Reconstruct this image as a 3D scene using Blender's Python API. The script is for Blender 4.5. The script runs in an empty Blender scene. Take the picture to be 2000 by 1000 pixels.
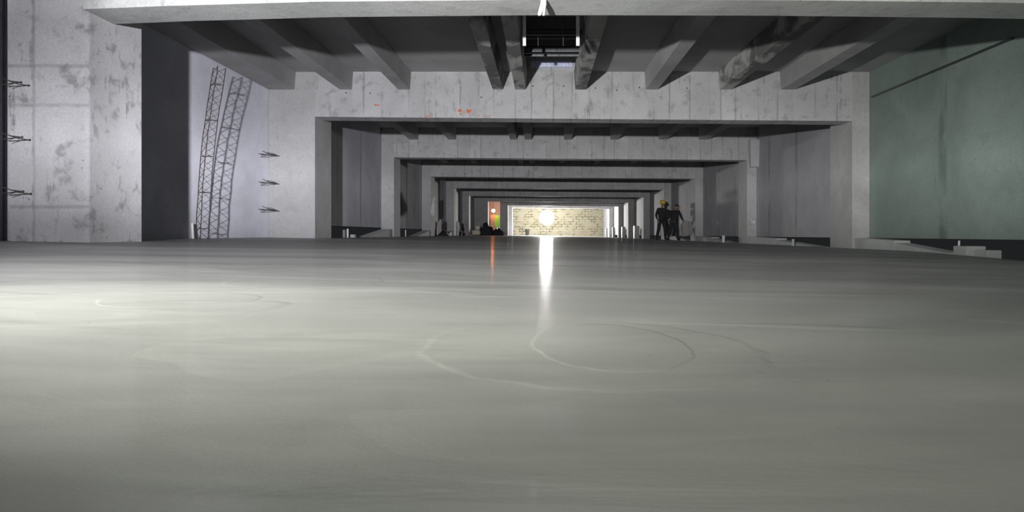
import bpy, math, random
from mathutils import Vector, Matrix

# ------------------------------------------------------------------ camera, world, lights, exposure
S = 1.2            # metres per layout unit
EYE = 0.168        # camera height above the fresh slab (m)
F = 1440.0         # focal length in pixels of the 2000 px wide frame
VX, VY = 1061.0, 457.0
scene = bpy.context.scene
C = scene.collection

def G(x, z, h):
    """layout units (x right, z depth, h above eye) -> metres"""
    return Vector((x * S, z * S, EYE + h * S))

cam_d = bpy.data.cameras.new('camera')
cam = bpy.data.objects.new('camera', cam_d); C.objects.link(cam)
cam.location = (0, 0, EYE); cam.rotation_euler = (math.pi / 2, 0, 0)
cam_d.sensor_fit = 'HORIZONTAL'; cam_d.sensor_width = 36.0
cam_d.lens = 36.0 * F / 2000.0
cam_d.shift_x = -(VX - 1000) / 2000.0
cam_d.shift_y = -(500 - VY) / 2000.0
cam_d.clip_start = 0.02; cam_d.clip_end = 300
scene.camera = cam

world = bpy.data.worlds.new('world'); scene.world = world; world.use_nodes = True
world.node_tree.nodes['Background'].inputs[0].default_value = (0.85, 0.9, 1.0, 1)
world.node_tree.nodes['Background'].inputs[1].default_value = 0.015

vs = scene.view_settings
vs.view_transform = 'Standard'; vs.look = 'None'; vs.exposure = 0.0; vs.gamma = 1.0
try: vs.use_curve_mapping = False
except Exception: pass

FLOOD = 4600.0

def flood_light():
    """builders' floodlight standing left of and behind the camera: a point lamp with an
    elliptical beam (wide sideways, narrow in height), its strength hand-tuned by direction"""
    d = bpy.data.lights.new('work_floodlight', 'POINT')
    d.energy = FLOOD; d.shadow_soft_size = 0.07; d.use_nodes = True
    o = bpy.data.objects.new('work_floodlight', d); C.objects.link(o)
    o.location = G(-1.35, -1.0, 0.60)
    o.rotation_euler = (0, 0, 0)
    nt = d.node_tree; n = nt.nodes; L = nt.links
    em = n['Emission']
    tc = n.new('ShaderNodeTexCoord'); sp = n.new('ShaderNodeSeparateXYZ')
    L.new(tc.outputs['Normal'], sp.inputs[0])
    def m(op, a, b=None, clamp=False):
        k = n.new('ShaderNodeMath'); k.operation = op; k.use_clamp = clamp
        for i, v in enumerate((a, b)):
            if v is None: continue
            if isinstance(v, (int, float)): k.inputs[i].default_value = v
            else: L.new(v, k.inputs[i])
        return k.outputs[0]
    el = m('MULTIPLY', m('ARCSINE', sp.outputs['Z']), 57.2958)
    az = m('MULTIPLY', m('ARCTAN2', sp.outputs['X'], sp.outputs['Y']), 57.2958)
    def ramp(v, lo, hi, pts, interp='B_SPLINE'):
        mr = n.new('ShaderNodeMapRange'); L.new(v, mr.inputs[0])
        mr.inputs[1].default_value = lo; mr.inputs[2].default_value = hi
        r = n.new('ShaderNodeValToRGB'); L.new(mr.outputs[0], r.inputs[0])
        e = r.color_ramp.elements
        r.color_ramp.interpolation = interp
        assert len(pts) < 32
        while len(e) < len(pts): e.new(0.5)
        for i, (p, c) in enumerate(pts):
            e[i].position = (p - lo) / (hi - lo)
            e[i].color = (c, c, c, 1) if isinstance(c, (int, float)) else (*c, 1)
        return r.outputs[0]
    v = ramp(el, -60, 60, EL_PTS, 'LINEAR')
    h = ramp(az, -90, 90, AZ_PTS, 'EASE')
    L.new(m('MULTIPLY', v, h), em.inputs['Strength'])
    # beam tint set by direction: green cast added to the right and downwards
    c1 = ramp(az, -90, 90, [(-60, (0.93, 0.93, 1.0)), (-5, (0.96, 0.955, 1.0)), (10, (0.97, 0.97, 0.97)), (32, (0.97, 0.972, 0.945)), (50, (0.93, 0.955, 0.885)), (70, (0.75, 0.97, 0.75))], 'LINEAR')
    c2 = ramp(el, -60, 60, [(-40, (0.93, 0.95, 0.86)), (-17, (0.98, 1.0, 0.91)), (-8, (1, 1, 1.0)), (40, (1, 1, 1.0))], 'LINEAR')
    mx = n.new('ShaderNodeMix'); mx.data_type = 'RGBA'; mx.blend_type = 'MULTIPLY'
    mx.inputs[0].default_value = 1.0
    L.new(c1, mx.inputs[6]); L.new(c2, mx.inputs[7])
    L.new(mx.outputs[2], em.inputs['Color'])

EL_PTS = [(-42, 0.003), (-30, 0.006), (-25, 0.008), (-23.2, 0.03), (-22.3, 0.10), (-21.5, 0.27), (-20.5, 0.30), (-18.8, 0.42), (-16.5, 0.55), (-14, 0.60), (-9, 0.60), (-4, 0.9), (-1.5, 2.0), (1.5, 2.8), (3.5, 2.1), (6, 1.5), (8.5, 1.22), (10, 1.5), (12, 1.4), (15, 0.45), (19, 0.03), (40, 0.01)]
AZ_PTS = [(-75, 0.0), (-42, 0.12), (-24, 0.22), (-19, 0.32), (-16.5, 0.70), (-9, 0.95), (0, 1.0), (10, 1.0), (18, 0.85), (24, 0.66), (28, 0.60), (33, 0.49), (38, 0.33), (43, 0.2), (55, 0.12), (68, 0.0)]
flood_light()

# the far work lamp: its glow, a swollen globe, sits in the lamp builder further down
# ------------------------------------------------------------------ helpers
def px(pxx, pyy, z):
    return ((pxx - VX) / F * z, (VY - pyy) / F * z)

def floor_h(x, z):
    h = -0.1396 - 0.0188 * x
    a = min(1, max(0, (x - 3.0) / 2.0)); b = min(1, max(0, (10.5 - z) / 4.0))
    a = a * a * (3 - 2 * a); b = b * b * (3 - 2 * b)
    return h - 0.055 * a * b

class MB:
    def __init__(s): s.v = []; s.f = []
    def hexa(s, p):   # 8 points: bottom 4 ccw, top 4
        b = len(s.v); s.v += [tuple(q) for q in p]
        for q in ((3,2,1,0),(4,5,6,7),(0,1,5,4),(1,2,6,5),(2,3,7,6),(3,0,4,7)):
            s.f.append(tuple(b + i for i in q))
        return s
    def box(s, x0, x1, z0, z1, h0, h1):        # layout units
        return s.hexa([G(x0,z0,h0),G(x1,z0,h0),G(x1,z1,h0),G(x0,z1,h0),G(x0,z0,h1),G(x1,z0,h1),G(x1,z1,h1),G(x0,z1,h1)])
    def mbox(s, c, d, rot=None):               # metres, centre + full dims
        x, y, z = (k / 2 for k in d)
        P = [Vector(q) for q in ((-x,-y,-z),(x,-y,-z),(x,y,-z),(-x,y,-z),(-x,-y,z),(x,-y,z),(x,y,z),(-x,y,z))]
        if rot: P = [rot @ q for q in P]
        return s.hexa([q + Vector(c) for q in P])
    def tube(s, pts, r, n=8, cap=True):        # metres
        pts = [Vector(p) for p in pts]
        rr = r if isinstance(r, (list, tuple)) else [r] * len(pts)
        b = len(s.v); up = Vector((0.13, 0.21, 0.97))
        for i, p in enumerate(pts):
            t = (pts[min(i+1, len(pts)-1)] - pts[max(i-1, 0)])
            if t.length < 1e-9: t = Vector((0,0,1))
            t.normalize(); u = t.cross(up)
            if u.length < 0.05: u = t.cross(Vector((1,0,0)))
            u.normalize(); w = t.cross(u)
            for k in range(n):
                a = 2*math.pi*k/n
                s.v.append(tuple(p + (u*math.cos(a) + w*math.sin(a))*rr[i]))
        for i in range(len(pts)-1):
            for k in range(n):
                k2 = (k+1) % n
                s.f.append((b+i*n+k, b+i*n+k2, b+(i+1)*n+k2, b+(i+1)*n+k))
        if cap:
            s.f.append(tuple(b+k for k in reversed(range(n))))
            s.f.append(tuple(b+(len(pts)-1)*n+k for k in range(n)))
        return s
    def ball(s, c, r, seg=16, ring=10, fn=None):
        b = len(s.v); c = Vector(c)
        r = Vector((r,r,r)) if isinstance(r, (int,float)) else Vector(r)
        for i in range(ring+1):
            th = math.pi*i/ring
            for k in range(seg):
                a = 2*math.pi*k/seg
                d = Vector((math.sin(th)*math.cos(a), math.sin(th)*math.sin(a), math.cos(th)))
                q = Vector((d.x*r.x, d.y*r.y, d.z*r.z))
                if fn: q = fn(q, d)
                s.v.append(tuple(c+q))
        for i in range(ring):
            for k in range(seg):
                k2 = (k+1) % seg
                s.f.append((b+i*seg+k, b+(i+1)*seg+k, b+(i+1)*seg+k2, b+i*seg+k2))
        return s
    def build(s, name, m, parent=None, smooth=False, bevel=0, origin=None):
        vs_ = [Vector(v) for v in s.v]
        if parent is not None: o3 = Vector(parent['_o'])
        elif origin is not None: o3 = Vector(origin)
        else:
            lo = Vector([min(v[i] for v in vs_) for i in range(3)]); hi = Vector([max(v[i] for v in vs_) for i in range(3)])
            o3 = Vector(((lo.x+hi.x)/2, (lo.y+hi.y)/2, lo.z))
        me = bpy.data.meshes.new(name)
        me.from_pydata([tuple(v - o3) for v in vs_], [], s.f); me.validate(); me.update()
        if smooth: me.polygons.foreach_set('use_smooth', [True]*len(me.polygons))
        me.materials.append(m)
        o = bpy.data.objects.new(name, me); C.objects.link(o)
        if parent is not None: o.parent = parent
        else: o.location = o3
        o['_o'] = tuple(o3)
        if bevel:
            b = o.modifiers.new('bevel', 'BEVEL'); b.width = bevel; b.segments = 2; b.limit_method = 'ANGLE'
        return o

def tag(o, label, cat=None, group=None, kind=None):
    o['label'] = label
    if cat: o['category'] = cat
    if group: o['group'] = group
    if kind: o['kind'] = kind
    return o

def thing(name, loc, label, cat, group=None):
    o = bpy.data.objects.new(name, None); C.objects.link(o); o.location = loc; o['_o'] = tuple(loc)
    o.empty_display_size = 0.1
    return tag(o, label, cat, group)

# ------------------------------------------------------------------ materials
def new_mat(name):
    m = bpy.data.materials.new(name); m.use_nodes = True
    return m, m.node_tree.nodes, m.node_tree.links, m.node_tree.nodes['Principled BSDF']

class NT:
    def __init__(s, nodes, links): s.n = nodes; s.l = links
    def put(s, sock, v):
        if isinstance(v, (int, float)): sock.default_value = v
        elif isinstance(v, tuple): sock.default_value = (*v, 1) if len(v) == 3 and sock.type == 'RGBA' else v
        else: s.l.new(v, sock)
    def math(s, op, a, b=0.0, c=None, clamp=False):
        k = s.n.new('ShaderNodeMath'); k.operation = op; k.use_clamp = clamp
        s.put(k.inputs[0], a); s.put(k.inputs[1], b)
        if c is not None: s.put(k.inputs[2], c)
        return k.outputs[0]
    def vmath(s, op, a, b):
        k = s.n.new('ShaderNodeVectorMath'); k.operation = op; s.put(k.inputs[0], a); s.put(k.inputs[1], b)
        return k.outputs[0]
    def noise(s, vec, scale, detail=4, rough=0.55, dist=0.0):
        k = s.n.new('ShaderNodeTexNoise'); s.put(k.inputs['Vector'], vec)
        k.inputs['Scale'].default_value = scale; k.inputs['Detail'].default_value = detail
        k.inputs['Roughness'].default_value = rough; k.inputs['Distortion'].default_value = dist
        return k.outputs['Fac']
    def rng(s, v, a, b, c=0.0, d=1.0, smooth=True):
        k = s.n.new('ShaderNodeMapRange'); k.clamp = True
        if smooth: k.interpolation_type = 'SMOOTHSTEP'
        s.put(k.inputs[0], v)
        for i, q in enumerate((a, b, c, d)): k.inputs[i+1].default_value = q
        return k.outputs[0]
    def mix(s, f, a, b, mode='MIX'):
        k = s.n.new('ShaderNodeMix'); k.data_type = 'RGBA'; k.blend_type = mode
        s.put(k.inputs[0], f); s.put(k.inputs[6], a); s.put(k.inputs[7], b)
        return k.outputs[2]
    def sep(s, v):
        k = s.n.new('ShaderNodeSeparateXYZ'); s.put(k.inputs[0], v); return k.outputs
    def comb(s, x, y, z):
        k = s.n.new('ShaderNodeCombineXYZ')
        for i, q in enumerate((x, y, z)): s.put(k.inputs[i], q)
        return k.outputs[0]
    def scale(s, vec, sc):
        k = s.n.new('ShaderNodeMapping'); s.put(k.inputs[0], vec); k.inputs['Scale'].default_value = sc
        return k.outputs[0]
    def bump(s, h, strength, dist, normal=None):
        k = s.n.new('ShaderNodeBump'); k.inputs['Strength'].default_value = strength
        k.inputs['Distance'].default_value = dist; s.put(k.inputs['Height'], h)
        if normal is not None: s.put(k.inputs['Normal'], normal)
        return k.outputs[0]

def simple(name, col, rough=0.7, metal=0.0, var=0.15, scale=20):
    m, n, l, b = new_mat(name); t = NT(n, l)
    tc = n.new('ShaderNodeTexCoord')
    f = t.noise(tc.outputs['Object'], scale, 3)
    c = t.mix(t.rng(f, 0.3, 0.7), tuple(k*(1-var) for k in col), tuple(min(1, k*(1+var)) for k in col))
    l.new(c, b.inputs['Base Color']); b.inputs['Roughness'].default_value = rough; b.inputs['Metallic'].default_value = metal
    l.new(t.bump(f, 0.2, 0.003), b.inputs['Normal'])
    return m

def concrete(name, col=(0.5,0.5,0.5), stain=0.35, boards=None, board_w=0.33, dark=0.0, bands=None, vlines=None, bump=0.4, spec=0.3, rough=0.75, dr=0.2):
    """cast concrete. boards: axis index across which irregular vertical form-board joints run.
    bands / vlines: heights / positions (object space, m) of formwork joints"""
    m, n, l, b = new_mat(name); t = NT(n, l)
    tc = n.new('ShaderNodeTexCoord'); oi = n.new('ShaderNodeObjectInfo')
    obj = tc.outputs['Object']
    off = t.vmath('MULTIPLY', t.comb(oi.outputs['Random'], oi.outputs['Random'], oi.outputs['Random']), (37.0, 53.0, 71.0))
    v = t.vmath('ADD', obj, off)
    big = t.noise(v, 0.9, 5, 0.6, 0.6); mid = t.noise(v, 5.0, 6, 0.65, 0.3); fine = t.noise(v, 38.0, 5, 0.7)
    c = t.mix(t.rng(big, 0.3, 0.7), tuple(k*0.86 for k in col), tuple(min(1, k*1.10) for k in col))
    c = t.mix(t.math('MULTIPLY', t.rng(mid, 0.52, 0.68), stain), c, tuple(k*0.55 for k in col))
    # drip streaks running down
    st = t.noise(t.scale(v, (7.0, 7.0, 0.7)), 1.6, 5, 0.7, 0.2)
    c = t.mix(t.math('MULTIPLY', t.math('MULTIPLY', t.rng(st, 0.57, 0.70), t.rng(mid, 0.42, 0.6)), stain*1.3, clamp=True), c, tuple(k*0.38 for k in col))
    c = t.mix(t.math('MULTIPLY', t.rng(fine, 0.35, 0.7), 0.55), c, tuple(k*0.72 for k in col))
    hgt = t.math('ADD', t.math('MULTIPLY', mid, 0.5), t.math('MULTIPLY', fine, 0.25))
    sp = t.sep(v); so = t.sep(obj)
    if boards is not None:
        vo = n.new('ShaderNodeTexVoronoi'); vo.voronoi_dimensions = '1D'; vo.feature = 'DISTANCE_TO_EDGE'
        wob = t.math('MULTIPLY', t.noise(v, 2.0, 2), 0.03)
        l.new(t.math('ADD', sp[boards], wob), vo.inputs['W']); vo.inputs['Scale'].default_value = 1.0/board_w
        ln = t.rng(vo.outputs['Distance'], 0.015, 0.06, 1.0, 0.0)
        msk = t.rng(t.noise(t.scale(v, (1.3, 1.3, 0.5)), 2.2, 3), 0.40, 0.60)
        c = t.mix(t.math('MULTIPLY', t.math('MULTIPLY', ln, msk), 0.6), c, tuple(k*0.40 for k in col))
        vc = n.new('ShaderNodeTexVoronoi'); vc.voronoi_dimensions = '1D'; vc.feature = 'F1'
        l.new(t.math('ADD', sp[boards], wob), vc.inputs['W']); vc.inputs['Scale'].default_value = 1.0/board_w
        tone = t.sep(vc.outputs['Color'])[0]
        c = t.mix(t.rng(tone, 0.0, 1.0, 0.0, 0.22, False), c, tuple(k*0.5 for k in col))
        hgt = t.math('SUBTRACT', hgt, t.math('MULTIPLY', ln, 0.5))
    geo = n.new('ShaderNodeNewGeometry')
    front = t.rng(t.sep(geo.outputs['True Normal'])[1], -0.8, -0.4, 1.0, 0.0)
    for arr, ax, wd in ((bands, 2, 0.016), (vlines, 0, 0.014)):
        for q in (arr or []):
            d = t.math('ABSOLUTE', t.math('SUBTRACT', t.math('ADD', so[ax], t.math('MULTIPLY', t.math('SUBTRACT', mid, 0.5), 0.05)), q))
            ln = t.math('MULTIPLY', t.rng(d, wd*0.4, wd*1.7, 1.0, 0.0), front)
            c = t.mix(t.math('MULTIPLY', ln, t.rng(mid, 0.3, 0.6, 0.25, 0.6)), c, tuple(k*0.5 for k in col))
            hgt = t.math('ADD', hgt, t.math('MULTIPLY', ln, 0.5))
    if dark > 0:   # mouldy, oily blotches
        bl = t.noise(t.scale(v, (1.5, 0.7, 1.5)), 1.3, 5, 0.6, 0.4)
        c = t.mix(t.math('MULTIPLY', t.rng(bl, 0.43, 0.54), dark), c, (0.06, 0.06, 0.062))
    # pores
    po = n.new('ShaderNodeTexVoronoi'); l.new(v, po.inputs['Vector']); po.inputs['Scale'].default_value = 9.0
    hole = t.math('MULTIPLY', t.rng(po.outputs['Distance'], 0.05, 0.10, 1.0, 0.0), t.rng(t.noise(v, 6.0, 1), 0.55, 0.6))
    c = t.mix(t.math('MULTIPLY', hole, 0.7), c, (0.05, 0.05, 0.05))
    l.new(c, b.inputs['Base Color']); b.inputs['Roughness'].default_value = rough
    b.inputs['Specular IOR Level'].default_value = spec
    b.inputs['Diffuse Roughness'].default_value = dr
    l.new(t.bump(hgt, bump, 0.012), b.inputs['Normal'])
    return m

def fresh_floor():
    m, n, l, b = new_mat('fresh_screed'); t = NT(n, l)
    tc = n.new('ShaderNodeTexCoord'); v = tc.outputs['Object']
    big = t.noise(t.scale(v, (0.5, 1.3, 1)), 0.8, 4, 0.55, 0.8)
    mid = t.noise(t.scale(v, (1.0, 1.6, 1)), 3.2, 5, 0.6, 1.0)
    fine = t.noise(v, 140.0, 4, 0.7)
    grit = t.noise(v, 900.0, 2, 0.6)
    # overlapping passes of the float leave thin lapped edges: contour steps of a broad noise
    lap = t.noise(t.scale(v, (0.8, 1.5, 1)), 1.3, 2, 0.4, 0.7)
    step = t.math('FRACT', t.math('MULTIPLY', lap, 3.6))
    edge = t.rng(step, 0.0, 0.12, 1.0, 0.0)
    c = t.mix(t.rng(big, 0.32, 0.68), (0.34, 0.34, 0.34), (0.53, 0.53, 0.52))
    c = t.mix(t.math('MULTIPLY', t.rng(mid, 0.45, 0.7), 0.35), c, (0.36, 0.36, 0.35))
    c = t.mix(t.math('MULTIPLY', edge, 0.10), c, (0.62, 0.62, 0.60))
    sv = t.sep(v); laps = None
    for (cx, cy, rx, ry) in ((0.085, 0.95, 0.10, 0.20), (0.06, 0.93, 0.21, 0.27), (-0.64, 2.0, 0.20, 0.27), (-0.70, 1.43, 0.14, 0.16), (0.3, 2.6, 0.5, 0.3), (-1.2, 3.3, 0.6, 0.5)):
        dx = t.math('MULTIPLY', t.math('SUBTRACT', sv[0], cx*S), 1/(rx*S)); dy = t.math('MULTIPLY', t.math('SUBTRACT', sv[1], cy*S), 1/(ry*S))
        d = t.math('SQRT', t.math('ADD', t.math('MULTIPLY', dx, dx), t.math('MULTIPLY', dy, dy)))
        d = t.math('ADD', d, t.math('MULTIPLY', t.math('SUBTRACT', t.noise(v, 9.0, 4), 0.5), 0.22))
        e = t.rng(d, 0.96, 1.02, 1.0, 0.0)
        laps = e if laps is None else t.math('ADD', laps, e)
        line = t.math('MULTIPLY', t.rng(t.math('ABSOLUTE', t.math('SUBTRACT', d, 1.0)), 0.0, 0.05, 1.0, 0.0), t.rng(t.noise(v, 3.0, 2), 0.42, 0.6))
        line = t.math('MULTIPLY', line, t.rng(dx, -0.5, 0.1, 1.0, 0.0))
        c = t.mix(t.math('MULTIPLY', line, 0.12), c, (0.60, 0.60, 0.58))
        c = t.mix(t.math('MULTIPLY', e, 0.09), c, (0.33, 0.33, 0.33))
    c = t.mix(t.math('MULTIPLY', t.rng(grit, 0.35, 0.7), 0.12), c, (0.25, 0.25, 0.24))
    # a handful of dark specks
    vo = n.new('ShaderNodeTexVoronoi'); l.new(v, vo.inputs['Vector']); vo.inputs['Scale'].default_value = 9.0
    c = t.mix(t.rng(vo.outputs['Distance'], 0.012, 0.03, 0.7, 0.0), c, (0.04, 0.04, 0.04))
    l.new(c, b.inputs['Base Color'])
    b.inputs['Roughness'].default_value = 0.6
    b.inputs['Specular IOR Level'].default_value = 0.12
    nb = t.bump(t.math('ADD', big, t.math('MULTIPLY', mid, 0.10)), 0.22, 0.05)
    nb = t.bump(t.rng(step, 0.0, 0.25, 0.0, 1.0), 0.35, 0.004, nb)
    nb = t.bump(laps, 0.20, 0.003, nb)
    nb = t.bump(fine, 0.10, 0.002, nb)
    l.new(nb, b.inputs['Normal'])
    # a thin film of bleed water gives a weak sharper sheen over the dull paste
    gl = n.new('ShaderNodeBsdfGlossy'); l.new(t.rng(mid, 0.3, 0.7, 0.06, 0.13), gl.inputs['Roughness'])
    l.new(t.bump(t.math('ADD', big, t.math('MULTIPLY', mid, 0.3)), 0.06, 0.03), gl.inputs['Normal'])
    ms = n.new('ShaderNodeMixShader'); ms.inputs[0].default_value = 0.05
    l.new(b.outputs[0], ms.inputs[1]); l.new(gl.outputs[0], ms.inputs[2])
    l.new(ms.outputs[0], n['Material Output'].inputs['Surface'])
    return m

def blockwork():
    m, n, l, b = new_mat('blockwork'); t = NT(n, l)
    tc = n.new('ShaderNodeTexCoord'); v = tc.outputs['Object']; s = t.sep(v)
    wob = t.math('MULTIPLY', t.noise(v, 1.1, 3), 0.10)
    uv = t.comb(t.math('ADD', s[0], wob), t.math('ADD', s[2], wob), 0.0)
    br = n.new('ShaderNodeTexBrick'); l.new(uv, br.inputs['Vector'])
    br.inputs['Scale'].default_value = 1.0; br.inputs['Brick Width'].default_value = 0.60; br.inputs['Row Height'].default_value = 0.25
    br.inputs['Mortar Size'].default_value = 0.032; br.inputs['Mortar Smooth'].default_value = 0.1
    br.inputs['Color1'].default_value = (0.40, 0.365, 0.27, 1); br.inputs['Color2'].default_value = (0.33, 0.31, 0.22, 1)
    gap = t.rng(t.noise(v, 1.7, 3, 0.6), 0.44, 0.58)
    br.inputs['Mortar'].default_value = (0.38, 0.35, 0.26, 1)
    c = t.mix(t.math('MULTIPLY', br.outputs['Fac'], gap), br.outputs['Color'], (0.06, 0.05, 0.03))
    c = t.mix(t.math('MULTIPLY', t.rng(t.noise(v, 0.6, 4), 0.5, 0.7), 0.35), c, (0.34, 0.22, 0.20))
    c = t.mix(t.math('MULTIPLY', t.noise(v, 14, 4), 0.3), c, (0.36, 0.34, 0.24))
    l.new(c, b.inputs['Base Color']); b.inputs['Roughness'].default_value = 0.9
    l.new(t.bump(t.math('SUBTRACT', 1.0, br.outputs['Fac']), 0.6, 0.02), b.inputs['Normal'])
    return m

def emit(name, col, strength):
    m, n, l, b = new_mat(name)
    b.inputs['Base Color'].default_value = (*col, 1)
    b.inputs['Emission Color'].default_value = (*col, 1); b.inputs['Emission Strength'].default_value = strength
    return m

M_FLOOR = fresh_floor()
M_COL0 = concrete('column_concrete_weathered', (0.54, 0.54, 0.55), stain=1.1, dr=1.0, bump=0.6,
                  bands=[0.12*S + (475-q)/F*6.01*S for q in (405, 207, 130)],
                  vlines=[-0.14])
M_COL = concrete('column_concrete', (0.50, 0.50, 0.50), stain=0.30, bump=0.35)
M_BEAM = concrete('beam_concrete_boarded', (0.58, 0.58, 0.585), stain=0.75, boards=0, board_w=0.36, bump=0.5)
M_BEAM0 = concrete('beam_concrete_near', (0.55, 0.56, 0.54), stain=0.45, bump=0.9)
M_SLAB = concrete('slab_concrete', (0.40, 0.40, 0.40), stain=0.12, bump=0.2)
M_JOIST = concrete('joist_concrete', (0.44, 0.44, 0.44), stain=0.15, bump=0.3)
M_JOISTD = concrete('joist_concrete_mouldy', (0.50, 0.50, 0.48), stain=0.3, dark=0.75, bump=0.4)
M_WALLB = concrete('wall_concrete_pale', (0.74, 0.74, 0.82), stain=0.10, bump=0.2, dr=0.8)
M_WALL = concrete('wall_concrete_grey', (0.46, 0.46, 0.49), stain=0.12, bump=0.2, boards=1, board_w=2.3)
M_WALLL = concrete('wall_concrete_left', (0.66, 0.66, 0.70), stain=0.10, bump=0.2, boards=1, board_w=2.3)
M_WALLG = concrete('wall_concrete_greencast', (0.31, 0.38, 0.35), stain=0.22, bump=0.25, boards=1, board_w=3.0)  # green cast over the right side put into the wall colour
M_KERB = concrete('kerb_concrete', (0.55, 0.57, 0.56), stain=0.15, bump=0.3)
M_SUB = concrete('subgrade', (0.06, 0.06, 0.06), stain=0.3)  # shade of the side gaps put into the ground colour
M_BLOCK = blockwork()
M_REBAR = simple('rusty_steel', (0.10, 0.08, 0.075), 0.7, 0.5)
M_STEEL = simple('dark_steel', (0.16, 0.165, 0.17), 0.4, 0.7)
M_EDGESHADE = simple('dark_edge_shade', (0.085, 0.085, 0.10), 0.6)  # shade at the far left edge as a dark colour
M_WHITE = simple('white_plastic', (0.80, 0.80, 0.80), 0.5, 0, 0.08)
M_RAG = simple('white_cloth', (0.75, 0.76, 0.73), 0.9, 0, 0.15, 40)
M_BLUE = simple('pale_blue_lit_strip', (0.62, 0.65, 0.88), 0.8)
M_ORANGE = simple('orange_paint', (0.75, 0.16, 0.06), 0.8)
M_HOLE = simple('tie_hole_dark', (0.02, 0.02, 0.02), 0.9)
M_CLOTHD = simple('dark_work_clothes', (0.030, 0.030, 0.034), 0.9)
M_TROUS = simple('dark_trousers', (0.035, 0.036, 0.04), 0.9)
M_BOOT = simple('black_rubber', (0.02, 0.02, 0.02), 0.6)
M_SKIN = simple('skin', (0.32, 0.19, 0.13), 0.6)
M_HAIR = simple('dark_hair', (0.02, 0.017, 0.015), 0.8)
M_HELM = simple('yellow_helmet', (0.85, 0.55, 0.04), 0.35)
M_CREAM = simple('cream_sack', (0.92, 0.84, 0.68), 0.85)
M_TARP = simple('dark_tarpaulin', (0.035, 0.036, 0.036), 0.8)
M_FILM = simple('pale_plastic_film', (0.5, 0.5, 0.5), 0.4, 0, 0.2, 12)
M_GREEN = simple('green_fabric', (0.16, 0.55, 0.10), 0.8)
M_GREYB = simple('grey_sheet', (0.30, 0.28, 0.27), 0.7)

# ------------------------------------------------------------------ portal layout (layout units)
ZP = [6.01, 11.95, 18.28, 24.4, 30.5, 36.6, 42.9, 49.0, 55.2]
XL = [-3.70, -3.70, -3.70, -3.71, -3.69, -3.69, -3.22, -2.35, -2.30]
XLO = [-4.38, -4.45, -4.02, -4.02, -4.02, -4.02, -4.02, -2.86, -2.86]     # outer side of the left columns
XR = [5.04, 5.01, 5.05, 5.03, 5.00, 4.98, 4.95, 5.0, 4.94]
CD = [0.79, 0.93, 0.80, 0.80, 0.80, 0.75, 0.75, 0.7, 0.7]
ZEND = 61.4
H_SLAB = 2.63
ORD = ['nearest', 'second', 'third', 'fourth', 'fifth', 'sixth', 'seventh', 'eighth', 'ninth']

# ------------------------------------------------------------------ floor
def build_floor():
    xs = [-4.6 + i*(5.03+4.6)/60 for i in range(61)]
    zs = [-3.5 + i*0.25 for i in range(64)]
    zs = [z for z in zs if z < 12.2]
    zs += [12.3 + i*1.0 for i in range(50) if 12.3 + i < ZEND] + [ZEND]
    mb = MB()
    nx, nz = len(xs), len(zs)
    def X(i, z):
        x = xs[i]
        if z > 12.25: x = -3.72 + (x + 4.6) * (5.03 + 3.72) / (5.03 + 4.6)
        return x
    for z in zs:
        for i in range(nx):
            x = X(i, z); mb.v.append(tuple(G(x, z, floor_h(x, z))))
    for j in range(nz-1):
        for i in range(nx-1):
            a = j*nx+i; mb.f.append((a, a+1, a+nx+1, a+nx))
    # underside + skirts
    b = len(mb.v)
    for z in zs:
        for i in (0, nx-1):
            x = X(i, z); mb.v.append(tuple(G(x, z, floor_h(x, z) - 0.25)))
    for j in range(nz-1):
        mb.f.append((j*nx, (j+1)*nx, b+2*(j+1), b+2*j))
        mb.f.append((j*nx+nx-1, b+2*j+1, b+2*(j+1)+1, (j+1)*nx+nx-1))
        mb.f.append((b+2*j, b+2*(j+1), b+2*(j+1)+1, b+2*j+1))
    mb.f.append((*range(nx), b+1, b))
    mb.f.append((*reversed(range((nz-1)*nx, nz*nx)), b+2*(nz-1), b+2*(nz-1)+1))
    o = mb.build('floor', M_FLOOR, smooth=True, origin=(0, 0, 0))
    tag(o, 'wide freshly floated grey concrete floor running down the whole hall', 'floor', kind='structure')
    mb = MB().box(-9, 9, -4, 66, -0.95, -0.85)
    tag(mb.build('floor', M_SUB), 'dark lower ground under the gaps beside the fresh slab', 'floor', kind='structure')
build_floor()

# ------------------------------------------------------------------ ceiling slab with the opening between the central joists
HX0, HX1, HZ0, HZ1 = -0.28, 0.515, 8.9, 11.93
def build_ceiling():
    mb = MB()
    t = H_SLAB + 0.22
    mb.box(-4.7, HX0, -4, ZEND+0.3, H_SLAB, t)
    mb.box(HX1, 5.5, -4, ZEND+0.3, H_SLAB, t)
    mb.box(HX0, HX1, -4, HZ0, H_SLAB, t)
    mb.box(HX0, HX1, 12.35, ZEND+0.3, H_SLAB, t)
    # shaft over the opening
    mb.box(HX0-0.15, HX0, HZ0-0.15, 12.5, t, 4.2); mb.box(HX1, HX1+0.15, HZ0-0.15, 12.5, t, 4.2)
    mb.box(HX0, HX1, HZ0-0.15, HZ0, t, 4.2); mb.box(HX0, HX1, 12.35, 12.5, t, 4.2)
    mb.box(HX0-0.15, HX1+0.15, HZ0-0.15, 12.5, 4.2, 4.35)
    tag(mb.build('ceiling', M_SLAB, origin=(0, 0, 3.0)), 'grey concrete ceiling slab with a narrow opening between the middle joists', 'ceiling', kind='structure')
build_ceiling()

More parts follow.
